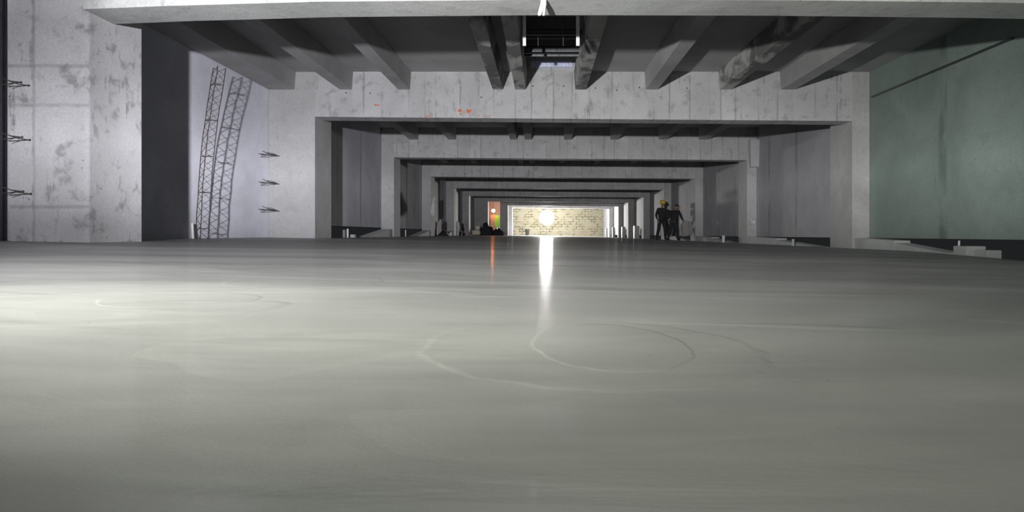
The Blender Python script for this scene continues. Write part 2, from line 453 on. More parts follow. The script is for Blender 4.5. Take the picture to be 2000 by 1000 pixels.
# ------------------------------------------------------------------ side walls and end wall
def build_walls():
    st = lambda o, lab: tag(o, lab, 'wall', kind='structure')
    # near left bays: wall down to the slab
    st(MB().box(-4.65, -4.46, ZP[0]+0.1, ZP[1]+0.9, -0.2, H_SLAB).build('wall_left', M_WALLB), 'pale lit wall behind the leaning rebar cage between the two nearest left columns')
    st(MB().box(-4.80, -4.62, -4, 5.2, -0.2, H_SLAB).build('wall_left', M_WALL), 'wall to the left of the nearest left column')
    for i in range(1, 6):
        z0, z1 = ZP[i]+CD[i], ZP[i+1]
        st(MB().box(-4.25, -4.03, z0-0.05, z1+0.3, 0.157, H_SLAB).build('wall_left', M_WALLL),
           'smooth grey wall panel with a dark gap under it between the %s and %s left columns' % (ORD[i], ORD[i+1]))
    # right: panels with open gap underneath
    for i in range(-1, 8):
        z0 = -4 if i < 0 else ZP[i] + 0.4
        z1 = ZP[i+1] + 0.4
        lab = 'right wall panel in front of the nearest right column' if i < 0 else \
              'smooth wall panel with a dark gap under it between the %s and %s right columns' % (ORD[i], ORD[i+1])
        st(MB().box(5.30, 5.5, z0, z1, -0.064, H_SLAB).build('wall_right', M_WALLG if i < 1 else M_WALL), lab)
    st(MB().box(5.0, 5.5, ZP[8]+0.4, ZEND, -0.3, H_SLAB).build('wall_right', M_WALL), 'right wall stub beside the block end wall')
    st(MB().box(-3.4, 5.5, ZEND, ZEND+0.3, -0.4, H_SLAB).build('wall_back', M_BLOCK), 'cream concrete block wall closing the far end of the hall')
    # recess behind the opening on the far left
    st(MB().box(-7.0, -3.0, 53.0, 53.2, -0.3, H_SLAB).build('wall_back', M_SLAB), 'dim wall lit orange in the side recess at the far left')
    st(MB().box(-7.2, -7.0, 43, 53.2, -0.3, H_SLAB).build('wall_left', M_WALL), 'outer wall of the side recess at the far left')
    st(MB().box(-7.0, -4.7, 43, 53.2, H_SLAB, H_SLAB+0.2).build('ceiling', M_SLAB), 'slab over the side recess at the far left')
    st(MB().box(-7.0, -3.72, 43, 53.2, -0.45, floor_h(-3.7, 50)-0.002).build('floor', M_SLAB), 'rough floor of the side recess at the far left')
    st(MB().box(-3.3, -2.86, 53.2, ZEND, -0.3, H_SLAB).build('wall_left', M_WALL), 'left wall stub beside the block end wall')
    tag(MB().box(5.27, 5.30, 8.3, 11.85, 2.19, 2.215).build('trim_2', M_STEEL), 'thin dark strip running along the top of the near right wall', 'trim', kind='structure')
    # rear, behind the camera
    st(MB().box(-4.8, 5.5, -4.2, -4, -0.4, H_SLAB).build('wall_rear', M_WALL), 'plain concrete wall behind the viewpoint')
    # added dark sheet: shade painted in at the very left edge
    st(MB().box(-4.62, -4.40, 5.2, 6.0, -0.056, H_SLAB).build('trim_1', M_EDGESHADE), 'dark blue-grey sheet added for the shade at the outer edge of the nearest left column')
build_walls()

# ------------------------------------------------------------------ columns
def column(x0, x1, z0, z1, hb, ht, m, label, group, lean=0.0, hc=None):
    mb = MB()
    mb.hexa([G(x0+lean, z0, hb), G(x1, z0, hb), G(x1, z1, hb), G(x0+lean, z1, hb),
             G(x0, z0, ht), G(x1, z0, ht), G(x1, z1, ht), G(x0, z1, ht)])
    o = mb.build('concrete_column', m, bevel=0.012)
    return tag(o, label, 'column', group)

beamH = []
for i in range(9):
    hl, hr = 1.90, 1.83
    if i == 8: hl, hr = 1.97, 1.88
    beamH.append((hl, hr))

for i in range(9):
    z0, z1 = ZP[i], ZP[i] + CD[i]
    extra = {0: ', rough and streaked, at the left edge', 1: ', smooth, next to the pale lit wall'}.get(i, '')
    hb = floor_h(XL[i], z0) - 0.12
    column(XLO[i], XL[i], z0, z1, hb, H_SLAB, M_COL0 if i == 0 else M_COL,
           '%s square concrete column of the left row%s' % (ORD[i], extra), 'left row of concrete columns', lean=0.03 if i == 0 else 0)
    xo = 5.22 if i == 1 else (5.30)
    hb = floor_h(XR[i], z0) - 0.3
    extra = {1: ', greenish in the dim light', 2: ' with a stubby corbel near its top', 3: ', just right of the workers'}.get(i, '')
    o = column(XR[i], 5.295, z0, z1, hb, H_SLAB, M_COL,
           '%s square concrete column of the right row%s' % (ORD[i], extra), 'right row of concrete columns')
    if i == 2:
        x, h0 = px(1467, 326, 18.1); x2, h1 = px(1484, 272, 18.1)
        c = MB().hexa([G(x, 18.12, h0), G(x2, 18.12, h0), G(x2, 18.27, h0), G(x, 18.27, h0),
                       G(x-0.03, 18.05, h1), G(x2+0.02, 18.05, h1), G(x2+0.02, 18.27, h1), G(x-0.03, 18.27, h1)]).build('corbel', M_COL, o, bevel=0.02)

# ------------------------------------------------------------------ portal beams
for i in range(9):
    z0, z1 = ZP[i], ZP[i] + 0.42
    if i == 0: z0, z1 = 5.93, 6.35
    hl, hr = beamH[i]
    mb = MB()
    if i == 0:
        prof = [(-3.70, 1.808), (-3.0, 1.835), (-1.8, 1.868), (0.0, 1.885), (2.0, 1.880), (3.6, 1.862), (5.04, 1.835)]
    else:
        prof = [(XL[i], hl), (XR[i], hr)]
    for (xa, ha), (xb, hb) in zip(prof, prof[1:]):
        mb.hexa([G(xa, z0, ha), G(xb, z0, hb), G(xb, z1, hb), G(xa, z1, ha),
                 G(xa, z0, H_SLAB), G(xb, z0, H_SLAB), G(xb, z1, H_SLAB), G(xa, z1, H_SLAB)])
    m = M_BEAM0 if i == 0 else M_BEAM
    desc = {0: 'nearest concrete beam across the top of the picture, white rag on it',
            1: 'second concrete cross beam, board-marked, with orange paint marks on its face'}.get(i, '%s concrete cross beam counting away down the hall' % ORD[i])
    # one clean mesh
    import bmesh
    o = mb.build('concrete_beam', m)
    bm = bmesh.new(); bm.from_mesh(o.data); bmesh.ops.remove_doubles(bm, verts=bm.verts, dist=1e-4)
    inner = [f for f in bm.faces if abs(f.normal.x) > 0.9 and not (abs(f.calc_center_median().x + o.location.x - XL[i]*S) < 0.02 or abs(f.calc_center_median().x + o.location.x - XR[i]*S) < 0.02)]
    bmesh.ops.delete(bm, geom=inner, context='FACES'); bm.to_mesh(o.data); bm.free()
    tag(o, desc, 'beam', 'concrete cross beams between the columns')
    if i == 1:
        # upstand in the opening and an added pale blue strip for its lit face
        MB().box(HX0, HX1, z0, z1-0.02, H_SLAB, 2.9).build('upstand', M_BEAM, o)
        xa, ha = px(1037, 131, z0-0.02); xb, hb = px(1118, 121, z0-0.02)
        tag(MB().box(xa, xb, z0-0.03, z0-0.002, ha, hb+0.02).build('lit_edge_strip', M_BLUE, o), 'pale blue strip for the lit face above the beam in the ceiling opening')
        rnd = random.Random(5)
        # tie holes
        for (hx, hy) in ((1041,168),(1101,168),(1163,172),(1205,176),(1249,171),(723,182),(676,181),(940,190),(1342,172)):
            x, h = px(hx, hy, z0-0.003)
            MB().tube([G(x, z0-0.004, h), G(x, z0+0.03, h)], 0.013, 8).build('tie_hole', M_HOLE, o)
        # splashes of orange paint
        def splash(cx, cy, w, hh, seed):
            r = random.Random(seed); mb = MB()
            n = 11; P = []
            for k in range(n):
                a = 2*math.pi*k/n; q = r.uniform(0.45, 1.1)
                P.append(px(cx + w/2*q*math.cos(a), cy + hh/2*q*math.sin(a), z0-0.006))
            for d in (-0.006, -0.001):
                for (x, h) in P: mb.v.append(tuple(G(x, z0+d, h)))
            mb.f.append(tuple(range(n))); mb.f.append(tuple(reversed(range(n, 2*n))))
            for k in range(n): mb.f.append((k, (k+1)%n, n+(k+1)%n, n+k))
            tag(mb.build('paint_mark', M_ORANGE, o), 'orange paint splash on the beam face')
        splash(736, 205, 13, 4, 1); splash(898, 216, 9, 7, 2); splash(915, 217, 14, 10, 3)
        splash(900, 223, 6, 4, 4); splash(836, 227, 16, 3, 7); splash(935, 226, 4, 3, 9); splash(957, 226, 3, 3, 11)

# ------------------------------------------------------------------ joists
JX = [(-4.45,-4.03), (-3.30,-3.10), (-2.35,-2.16), (-0.82,-0.65), (-0.457,-0.282), (0.517,0.70), (1.66,1.86), (2.855,3.05), (3.85,4.08)]
JNAME = ['first', 'second', 'third', 'fourth', 'fifth', 'sixth', 'seventh', 'eighth', 'ninth']
JD = {3, 4, 5, 7}
for bay in range(0, 3):
    za = ZP[bay] + (0.36 if bay == 0 else 0.43); zb = ZP[bay+1] - 0.003
    for k, (xa, xb) in enumerate(JX):
        if k == 0 and bay > 0: continue
        hb = 2.34
        zz = za
        if k == 0: zb_ = zb
        mb = MB().hexa([G(xa, zz, hb), G(xb, zz, hb), G(xb, zb, hb), G(xa, zb, hb),
                        G(xa-0.02, zz, H_SLAB), G(xb+0.02, zz, H_SLAB), G(xb+0.02, zb, H_SLAB), G(xa-0.02, zb, H_SLAB)])
        where = 'before' if False else {0: 'in the nearest ceiling bay', 1: 'in the second ceiling bay', 2: 'in the third ceiling bay'}[bay]
        look = 'mouldy black-stained' if (k in JD and bay == 0) else 'clean grey'
        if k == 0: look = 'wide clean grey'
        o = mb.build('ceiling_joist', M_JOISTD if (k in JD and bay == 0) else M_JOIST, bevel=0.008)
        tag(o, '%s concrete joist, %s from the left %s' % (look, JNAME[k], where), 'joist', 'ceiling joists')

# ------------------------------------------------------------------ hanging frame between the middle joists
def hanging_frame():
    z = 8.45
    t = thing('hanging_frame', G(0.08, z, H_SLAB), 'white hanger straps and thin rods under a rail before the ceiling opening', 'hanging frame')
    for (p0, p1) in ((1021, 1027.5), (1125, 1132)):
        x0, h0 = px(p0, 90, z); x1, _ = px(p1, 90, z)
        tag(MB().box(x0, x1, z-0.02, z+0.01, h0, 2.61).build('hanger', M_WHITE, t, bevel=0.004), 'white hanger strap')
    for (p0, z2) in ((1051, z), (1100, z)):
        x, h0 = px(p0, 90, z2)
        MB().tube([G(x, z2, h0), G(x, z2, 2.6)], 0.004, 8).build('threaded_rod', M_STEEL, t)
    MB().box(-0.26, 0.49, z-0.04, z+0.04, 2.60, H_SLAB-0.002).build('rail', M_STEEL, t)
    for (y0, y1, z, lab) in ((90.5, 103, 10.3, 'steel channel across the ceiling opening, nearer the lit beam'), (57, 67, 9.45, 'steel channel across the ceiling opening, farther from the lit beam')):
        _, h1 = px(1020, y0, z); _, h0 = px(1134, y1, z)
        x0, x1 = HX0 + 0.002, HX1 - 0.002
        mb = MB().box(x0, x1, z, z+0.22, h1-0.012, h1); mb.box(x0, x1, z, z+0.012, h0, h1); mb.box(x0, x1, z+0.208, z+0.22, h0, h1)
        mb.box(x0, x1, z, z+0.04, h0, h0+0.012)
        tag(mb.build('cross_channel', M_STEEL), lab, 'steel channel', 'steel channels in the ceiling opening')
hanging_frame()

# ------------------------------------------------------------------ rag on the near beam
def rag():
    z = 5.90
    rnd = random.Random(3)
    out = [(1054, -12), (1066, -12), (1066, 0), (1063.5, 8), (1066, 14), (1064, 19), (1063.2, 31), (1060.6, 31), (1061, 22.5), (1058.5, 21), (1056, 30), (1051.5, 32), (1051, 27), (1054.5, 12), (1057, 0)]
    import bmesh
    bm = bmesh.new()
    vs1 = []
    for k, (a, b) in enumerate(out):
        x, h = px(a, b, z); vs1.append(bm.verts.new(G(x, z + 0.006*math.sin(k*1.7), h)))
    f = bm.faces.new(vs1)
    r = bmesh.ops.triangulate(bm, faces=[f])
    bmesh.ops.subdivide_edges(bm, edges=bm.edges[:], cuts=2)
    for v in bm.verts: v.co.y += 0.012*math.sin(v.co.x*150 + v.co.z*30)
    me = bpy.data.meshes.new('rag')
    o3 = G(0, z, 1.87)
    for v in bm.verts: v.co -= o3
    bm.to_mesh(me); bm.free(); me.materials.append(M_RAG)
    o = bpy.data.objects.new('rag', me); C.objects.link(o); o.location = o3
    s = o.modifiers.new('solid', 'SOLIDIFY'); s.thickness = 0.012; s.offset = 0
    tag(o, 'torn white rag hanging from the underside of the nearest beam', 'rag')
rag()

# ------------------------------------------------------------------ rebar cage leaning in the left bay
def rebar_cage():
    z = 8.9
    base = px(394, 466, z); top = px(421, 128, z)
    b = G(base[0], z, floor_h(base[0], z)); e = G(top[0]-0.0, z+0.1, top[1])
    t = thing('rebar_cage', b, 'tall thin rebar cage standing in front of the pale left wall', 'rebar cage')
    ax = (e - b).normalized(); u = Vector((1, 0.25, 0)).normalized(); w = ax.cross(u).normalized()
    Lh = (e - b).length
    offs = [u*-0.085 + w*0.04, u*0.085 + w*0.04, u*0.0 + w*-0.09]
    rnd = random.Random(8)
    for o3 in offs:
        pts = []
        for k in range(14):
            q = k/13
            bow = Vector((0.05*math.sin(q*math.pi)*-1, 0, 0))
            pts.append(b + o3 + ax*Lh*q + bow + Vector((rnd.uniform(-.004,.004), rnd.uniform(-.004,.004), 0)))
        MB().tube(pts, 0.007, 6).build('long_bar', M_REBAR, t)
    # zig-zag lacing on each side
    for a, c in ((0, 1), (1, 2), (2, 0)):
        pts = []; n = 26
        for k in range(n+1):
            q = k/n; bow = Vector((0.05*math.sin(q*math.pi)*-1, 0, 0))
            o3 = offs[a] if k % 2 == 0 else offs[c]
            pts.append(b + o3 + ax*Lh*q + bow)
        MB().tube(pts, 0.0048, 5).build('lacing', M_REBAR, t)
    for k in range(5):
        q = 0.06 + k*0.21; bow = Vector((0.05*math.sin(q*math.pi)*-1, 0, 0))
        pts = [b + o3 + ax*Lh*q + bow for o3 in (offs[0], offs[1], offs[2], offs[0])]
        MB().tube(pts, 0.0045, 5).build('stirrup', M_REBAR, t)
rebar_cage()

# starter bars sticking out of the walls
def starter(zt, tip, roots, label, grp):
    tx, th = px(tip[0], tip[1], zt)
    T = G(tx, zt, th)
    t = thing('starter_bars', T, label, 'rebar', grp)
    for k, (rp, dz, r) in enumerate(roots):
        x, h = px(rp[0], rp[1], zt + dz)
        R = G(x, zt+dz, h); mid = (R+T)/2 + Vector((0, 0, 0.01*(k-1)))
        MB().tube([R, mid, T], r, 6).build('bar', M_REBAR, t)
    MB().ball(T, 0.012, 8, 6).build('wire_knot', M_REBAR, t, smooth=True)
for j, (ty, w) in enumerate(((161, 'upper'), (268, 'middle'), (374, 'lower'))):
    starter(5.80, (41 + 2*j, ty), [((2, ty-9), 0.0, 0.005), ((2, ty+4), 0.05, 0.005), ((12, ty+8), 0.05, 0.003)],
            '%s bundle of dark rebar ends poking out at the far left edge' % w, 'rebar ends at the left edge')
for j, (ty, w) in enumerate(((302, 'upper'), (357, 'middle'), (410, 'lower'))):
    starter(11.55, (538, ty), [((512, ty-7), 0.05, 0.006), ((498, ty-2), 0.0, 0.006), ((508, ty+5), 0.08, 0.005), ((520, ty-4), -0.1, 0.004), ((502, ty+3), 0.1, 0.004)],
            '%s bundle of rebar ends beside the second left column' % w, 'rebar ends beside the second left column')

# ------------------------------------------------------------------ kerbs beside the columns
def wedge(x0, x1, za, zb, ha, hb, name, label, group, base=-0.6):
    """kerb from za (near) to zb (far); its top goes from ha to hb"""
    mb = MB().hexa([G(x0, za, base), G(x1, za, base), G(x1, zb, base), G(x0, zb, base), G(x0, za, ha), G(x1, za, ha), G(x1, zb, hb), G(x0, zb, hb)])
    o = mb.build(name, M_KERB, bevel=0.006)
    return tag(o, label, 'kerb', group)
for i in range(1, 7):
    z = ZP[i]
    # right
    x0 = 5.045; x1 = 5.28
    if i <= 4:
        hf = floor_h(5.03, z)
        L1 = 1.35 if i == 1 else 2.3
        wedge(x0, x1, z - L1, z-0.005, -0.095, -0.066, 'kerb_block', 'pale concrete kerb block against the %s right column' % ORD[i], 'kerb blocks by the right columns')
        wedge(x0, x1, z - L1 - (1.4 if i == 1 else 2.4), z - L1 - 0.005, hf - 0.005, hf + 0.105, 'kerb_ramp', 'low sloping kerb leading up to the block at the %s right column' % ORD[i], 'sloping kerbs on the right')
    if 2 <= i <= 4:
        hf = floor_h(-3.72, z)
        wedge(-4.0, -3.735, z - 2.6, z-0.005, hf-0.005, 0.125, 'kerb_ramp', 'wedge-shaped kerb rising to the %s left column' % ORD[i], 'wedge kerbs on the left')

def block(p0, p1, z, label, m, name='kerb_block', cat='block', group=None, depth=0.35, bevel=0.01, base=None):
    x0, h1 = px(p0[0], p0[1], z); x1, h0 = px(p1[0], p1[1], z)
    if base is not None: h0 = base
    o = MB().box(x0, x1, z, z+depth, h0, h1).build(name, m, bevel=bevel)
    return tag(o, label, cat, group)
# right trench by the nearest panel
zr = 8.75
block((1889, 481), (1926, 503), zr, 'small pale concrete block in the dark gap at the lower right', M_KERB, base=-0.86, depth=0.3)
block((1928, 489), (1957, 506), 8.42, 'lower broken concrete lump right of the small pale block in the gap', M_KERB, name='rubble_lump', base=-0.86, depth=0.25)
def stub(pxx, y0, y1, z, w, m, label, cat='pipe', lean=0):
    x, h0 = px(pxx, y1, z); x2, h1 = px(pxx+lean, y0, z)
    a, b_ = G(x, z, h0), G(x2, z, h1)
    r = w/2/F*z*S
    o = MB().tube([a, a.lerp(b_, 0.5), b_], r, 10).build('pipe_stub', m)
    return tag(o, label, cat, 'upright pipe stubs in the side gaps')
stub(1872, 470, 499, 9.1, 4, M_WHITE, 'thin white pipe stub standing in the right gap', lean=1.5)
stub(1549, 467, 483, 14.35, 5, M_KERB, 'grey pipe stub in the gap before the third right column')
stub(1413, 460, 475, 20.15, 6, M_WHITE, 'white pipe stub in the gap before the fourth right column')
stub(679, 447, 468, 14.4, 4, M_WHITE, 'shiny white pipe stub under the second left wall panel')
stub(672, 449, 468, 14.6, 6, M_GREYB, 'grey pipe stub beside the shiny white one under the left wall panel')
stub(792, 449, 463, 20.9, 3, M_WHITE, 'thin white pipe stub under the third left wall panel')
stub(377, 436, 466, 9.25, 5, M_WHITE, 'bright white pipe stub at the foot of the rebar cage', lean=-1.5)
block((684, 458), (692, 468), 14.7, 'little concrete cube beside the pipe stubs under the left wall', M_KERB, name='concrete_cube', depth=0.15)
for (p0, p1, z, lab) in (((1239, 441), (1249, 457), 35.9, 'pale block beside the sixth right column'),
                         ((1215, 443), (1221.5, 457), 42.0, 'pale block beside the seventh right column'),
                         ((1196.5, 444), (1201, 456), 48.4, 'pale block beside the eighth right column'),
                         ((1183, 446), (1187, 456), 54.6, 'pale block beside the ninth right column')):
    zz = z
    x1, _ = px(p1[0], 0, zz)
    block(p0, p1, zz, lab, M_FILM, name='pale_block', group='pale blocks by the far right columns', base=floor_h(x1, zz), depth=0.4)

# ------------------------------------------------------------------ draped plastic, sacks, tarp heap
def drape(pts, z, name, m, label, cat, seed=0, depth=0.10):
    """crumpled sheet: a thick, folded outline standing at depth z"""
    import bmesh
    rnd = random.Random(seed); bm = bmesh.new(); V = []
    for (a, b_) in pts:
        x, h = px(a, b_, z); V.append(bm.verts.new(G(x, z, h)))
    f = bm.faces.new(V); bmesh.ops.triangulate(bm, faces=[f]); bmesh.ops.subdivide_edges(bm, edges=bm.edges[:], cuts=2)
    for v in bm.verts: v.co.y += depth*(0.5*math.sin(v.co.x*23+seed) + 0.3*math.sin(v.co.z*31+seed*2) + rnd.uniform(-.2, .2))
    lo = Vector((sum(v.co.x for v in bm.verts)/len(bm.verts), z*S, min(v.co.z for v in bm.verts)))
    for v in bm.verts: v.co -= lo
    me = bpy.data.meshes.new(name); bm.to_mesh(me); bm.free(); me.materials.append(m)
    o = bpy.data.objects.new(name, me); C.objects.link(o); o.location = lo
    s = o.modifiers.new('solid', 'SOLIDIFY'); s.thickness = 0.03; s.offset = 0
    return tag(o, label, cat)
drape([(784,443),(784,430),(790,424),(796,425),(799,433),(798,443)], 22.6, 'plastic_sheet', M_FILM, 'crumpled pale plastic beside the third left column', 'plastic sheet', 1)
drape([(842,405),(847,386),(851,384),(851,418),(846,424),(842,416)], 24.385, 'plastic_sheet', M_FILM, 'torn plastic sheet hanging off the edge of the fourth left column', 'plastic sheet', 2, 0.02)
drape([(850,462),(851,432),(855,438),(859,428),(862,430),(862,450),(857,458)], 26.5, 'plastic_sheet', M_FILM, 'pale plastic sheet hanging behind the fourth left column', 'plastic sheet', 3)
drape([(891,462),(891,432),(897,434),(899,446),(897,450),(896,462)], 32.0, 'plastic_sheet', M_WHITE, 'white plastic sheet at the foot of the fifth left column', 'plastic sheet', 4)
drape([(1465,438),(1464,428),(1468,425),(1471,430),(1475,427),(1476,438)], 18.2, 'plastic_sheet', M_FILM, 'scrap of pale film stuck on the third right column', 'plastic sheet', 5, 0.03)
drape([(1331,462),(1329,440),(1338,430),(1351,433),(1354,448),(1350,460)], 24.2, 'plastic_sheet', M_GREYB, 'grey plastic sheet slumped against the fourth right column', 'plastic sheet', 6, 0.05)

def sack(p0, p1, z, label, m):
    x0, h1 = px(p0[0], p0[1], z); x1, h0 = px(p1[0], p1[1], z)
    c = G((x0+x1)/2, z, (h0+h1)/2); r = Vector(((x1-x0)/2*S, 0.24, (h1-h0)/2*S))
    def fn(q, d):
        k = 0.0
        f = lambda a: math.copysign(abs(a)**0.45, a)
        return Vector((f(d.x)*r.x, f(d.y)*r.y, f(d.z)*r.z)) * (1 + 0.02*math.sin(9*d.x+5*d.z))
    o = MB().ball(c, 1.0, 20, 14, fn).build('cement_sack', m, smooth=True)
    return tag(o, label, 'sack', 'cream sacks by the sixth left column')
sack((920, 449.5), (938.5, 459.2), 40.2, 'lower cream sack lying on the floor beside the dark heap', M_CREAM)
sack((928.5, 440.5), (938, 449.3), 40.2, 'upper cream sack set on end on the lower one', M_CREAM)

def heap(p0, p1, z, label, seed, m=None, name='tarp_heap'):
    x0, h1 = px(p0[0], p0[1], z); x1, _ = px(p1[0], p1[1], z)
    h0 = floor_h((x0+x1)/2, z)
    c = G((x0+x1)/2, z, h0); r = Vector(((x1-x0)/2*S, 0.45, (h1-h0)*S))
    rnd = random.Random(seed); ph = [rnd.uniform(0, 6) for _ in range(6)]
    def fn(q, d):
        k = 1 + 0.13*math.sin(5*d.x+ph[0]) * math.cos(4*d.z+ph[1]) + 0.08*math.sin(11*d.x+ph[2]+7*d.z) + 0.05*math.sin(17*d.y+ph[3])
        return Vector((q.x*k, q.y*k, max(0.0, q.z*k)))
    o = MB().ball(c, r, 28, 18, fn).build(name, m or M_TARP, smooth=True)
    return tag(o, label, 'heap')
heap((937, 437), (964, 459), 41.0, 'dark tarpaulin-covered heap under the orange lamp', 2)
heap((960, 447), (984, 459), 41.6, 'lower dark heap right of the tarpaulin-covered one', 5)
heap((850, 451), (876, 463), 27.2, 'dark rubble heap behind the fourth left column', 7, name='rubble_heap')
heap((893, 450), (903, 460), 33.2, 'small dark rubble heap behind the fifth left column', 9, name='rubble_heap')

# ------------------------------------------------------------------ lamps
def work_lamp():
    z = 57.9
    x, h = px(1068, 425, z)
    hf = floor_h(x, z)
    t = thing('work_lamp', G(x, z, hf), 'dazzling white work lamp on a stand before the block wall', 'lamp')
    m = emit('lamp_glow', (1.0, 0.98, 0.93), LAMP_E)
    MB().ball(G(x, z, h), 0.70, 28, 20).build('glow_globe', m, t, smooth=True)  # enlarged to stand in for the lens glow around the lamp
    d = bpy.data.lights.new('work_lamp_beam', 'AREA'); d.shape = 'DISK'; d.size = 1.1; d.energy = 2200; d.color = (1.0, 0.98, 0.95)
    lo = bpy.data.objects.new('work_lamp_beam', d); C.objects.link(lo)
    lo.location = G(x, z, h) + Vector((0, -0.72, 0)); lo.rotation_euler = (-math.pi/2, 0, math.pi)
    lo.rotation_euler = Vector((0, 1, 0.0)).to_track_quat('Z', 'Y').to_euler()
    MB().tube([G(x, z, hf+0.05), G(x, z, h)-Vector((0,0,0.68))], 0.02, 10).build('pole', M_STEEL, t)
    for k in range(3):
        a = k*2.094+0.3
        MB().tube([G(x, z, hf+0.35), G(x, z, hf)+Vector((0.4*math.cos(a), 0.4*math.sin(a), 0.01))], 0.012, 8).build('leg', M_STEEL, t)
LAMP_E = 45.0
work_lamp()

def orange_lamp():
    z = 51.5
    x, h = px(963.5, 411.5, z)
    t = thing('orange_lamp', G(x, z, h), 'glowing orange lamp on the wall of the far left recess', 'lamp')
    MB().ball(G(x, z, h), 0.14, 16, 12).build('bulb', emit('orange_glow', (1.0, 0.28, 0.06), 130.0), t, smooth=True)
    MB().tube([G(x, z, h)+Vector((0,0,0.12)), G(x, z, h)+Vector((0,0,0.22))], 0.05, 12).build('lamp_holder', M_BOOT, t)
    MB().tube([G(x, z, h)+Vector((0,0,0.2)), G(x, z, H_SLAB)], 0.012, 6).build('cable', M_BOOT, t)
orange_lamp()
o = block((958, 420), (971, 441), 52.0, 'grey sheet-covered stack under the orange lamp', M_GREYB, name='covered_stack', cat='stack', base=floor_h(-3.7, 50))
drape([(966,442),(967,420),(976,421),(976,441),(971,445)], 51.97, 'green_cloth', M_GREEN, 'green cloth hung over white sheet in the far left recess', 'cloth', 4, 0.03)

def floor_bucket():
    z = 59.0
    x, h = px(1030, 448, z); hf = floor_h(x, z)
    t = thing('bucket', G(x, z, hf), 'dark bucket with a stick leaning in it before the block wall', 'bucket')
    r = 4.2/F*z*S
    top = G(x, z, h); bot = G(x, z, hf)
    MB().tube([bot, bot.lerp(top, 0.5), top], [r*0.75, r*0.9, r*1.1], 20).build('pail', M_BOOT, t)
    a, ah = px(1024, 453, z); b_, bh = px(1013, 442.5, z); c, ch = px(1005, 442.5, z)
    MB().tube([G(a+0.05, z-0.05, ah), G(b_, z-0.1, bh), G(c, z-0.1, ch)], 0.03, 8).build('handle', M_BOOT, t)
floor_bucket()

# ------------------------------------------------------------------ people
def skin_mesh(nodes, edges, name, m, parent, levels=2):
    me = bpy.data.meshes.new(name + '_base')
    o3 = Vector(parent['_o'])
    me.from_pydata([tuple(n[0]) for n in nodes], edges, []); me.update()
    ob = bpy.data.objects.new('tmp', me); C.objects.link(ob)
    sk = ob.modifiers.new('skin', 'SKIN'); sk.use_smooth_shade = True
    for i, nd in enumerate(nodes):
        r = nd[1]; r = (r, r) if isinstance(r, (int, float)) else r
        me.skin_vertices[0].data[i].radius = r
        me.skin_vertices[0].data[i].use_root = (i == 0)
    sb = ob.modifiers.new('sub', 'SUBSURF'); sb.levels = levels; sb.render_levels = levels
    dg = bpy.context.evaluated_depsgraph_get(); dg.update()
    m2 = bpy.data.meshes.new_from_object(ob.evaluated_get(dg)); m2.name = name
    bpy.data.objects.remove(ob)
    m2.materials.clear(); m2.materials.append(m)
    o = bpy.data.objects.new(name, m2); C.objects.link(o); o.parent = parent
    o['_o'] = tuple(o3)
    return o

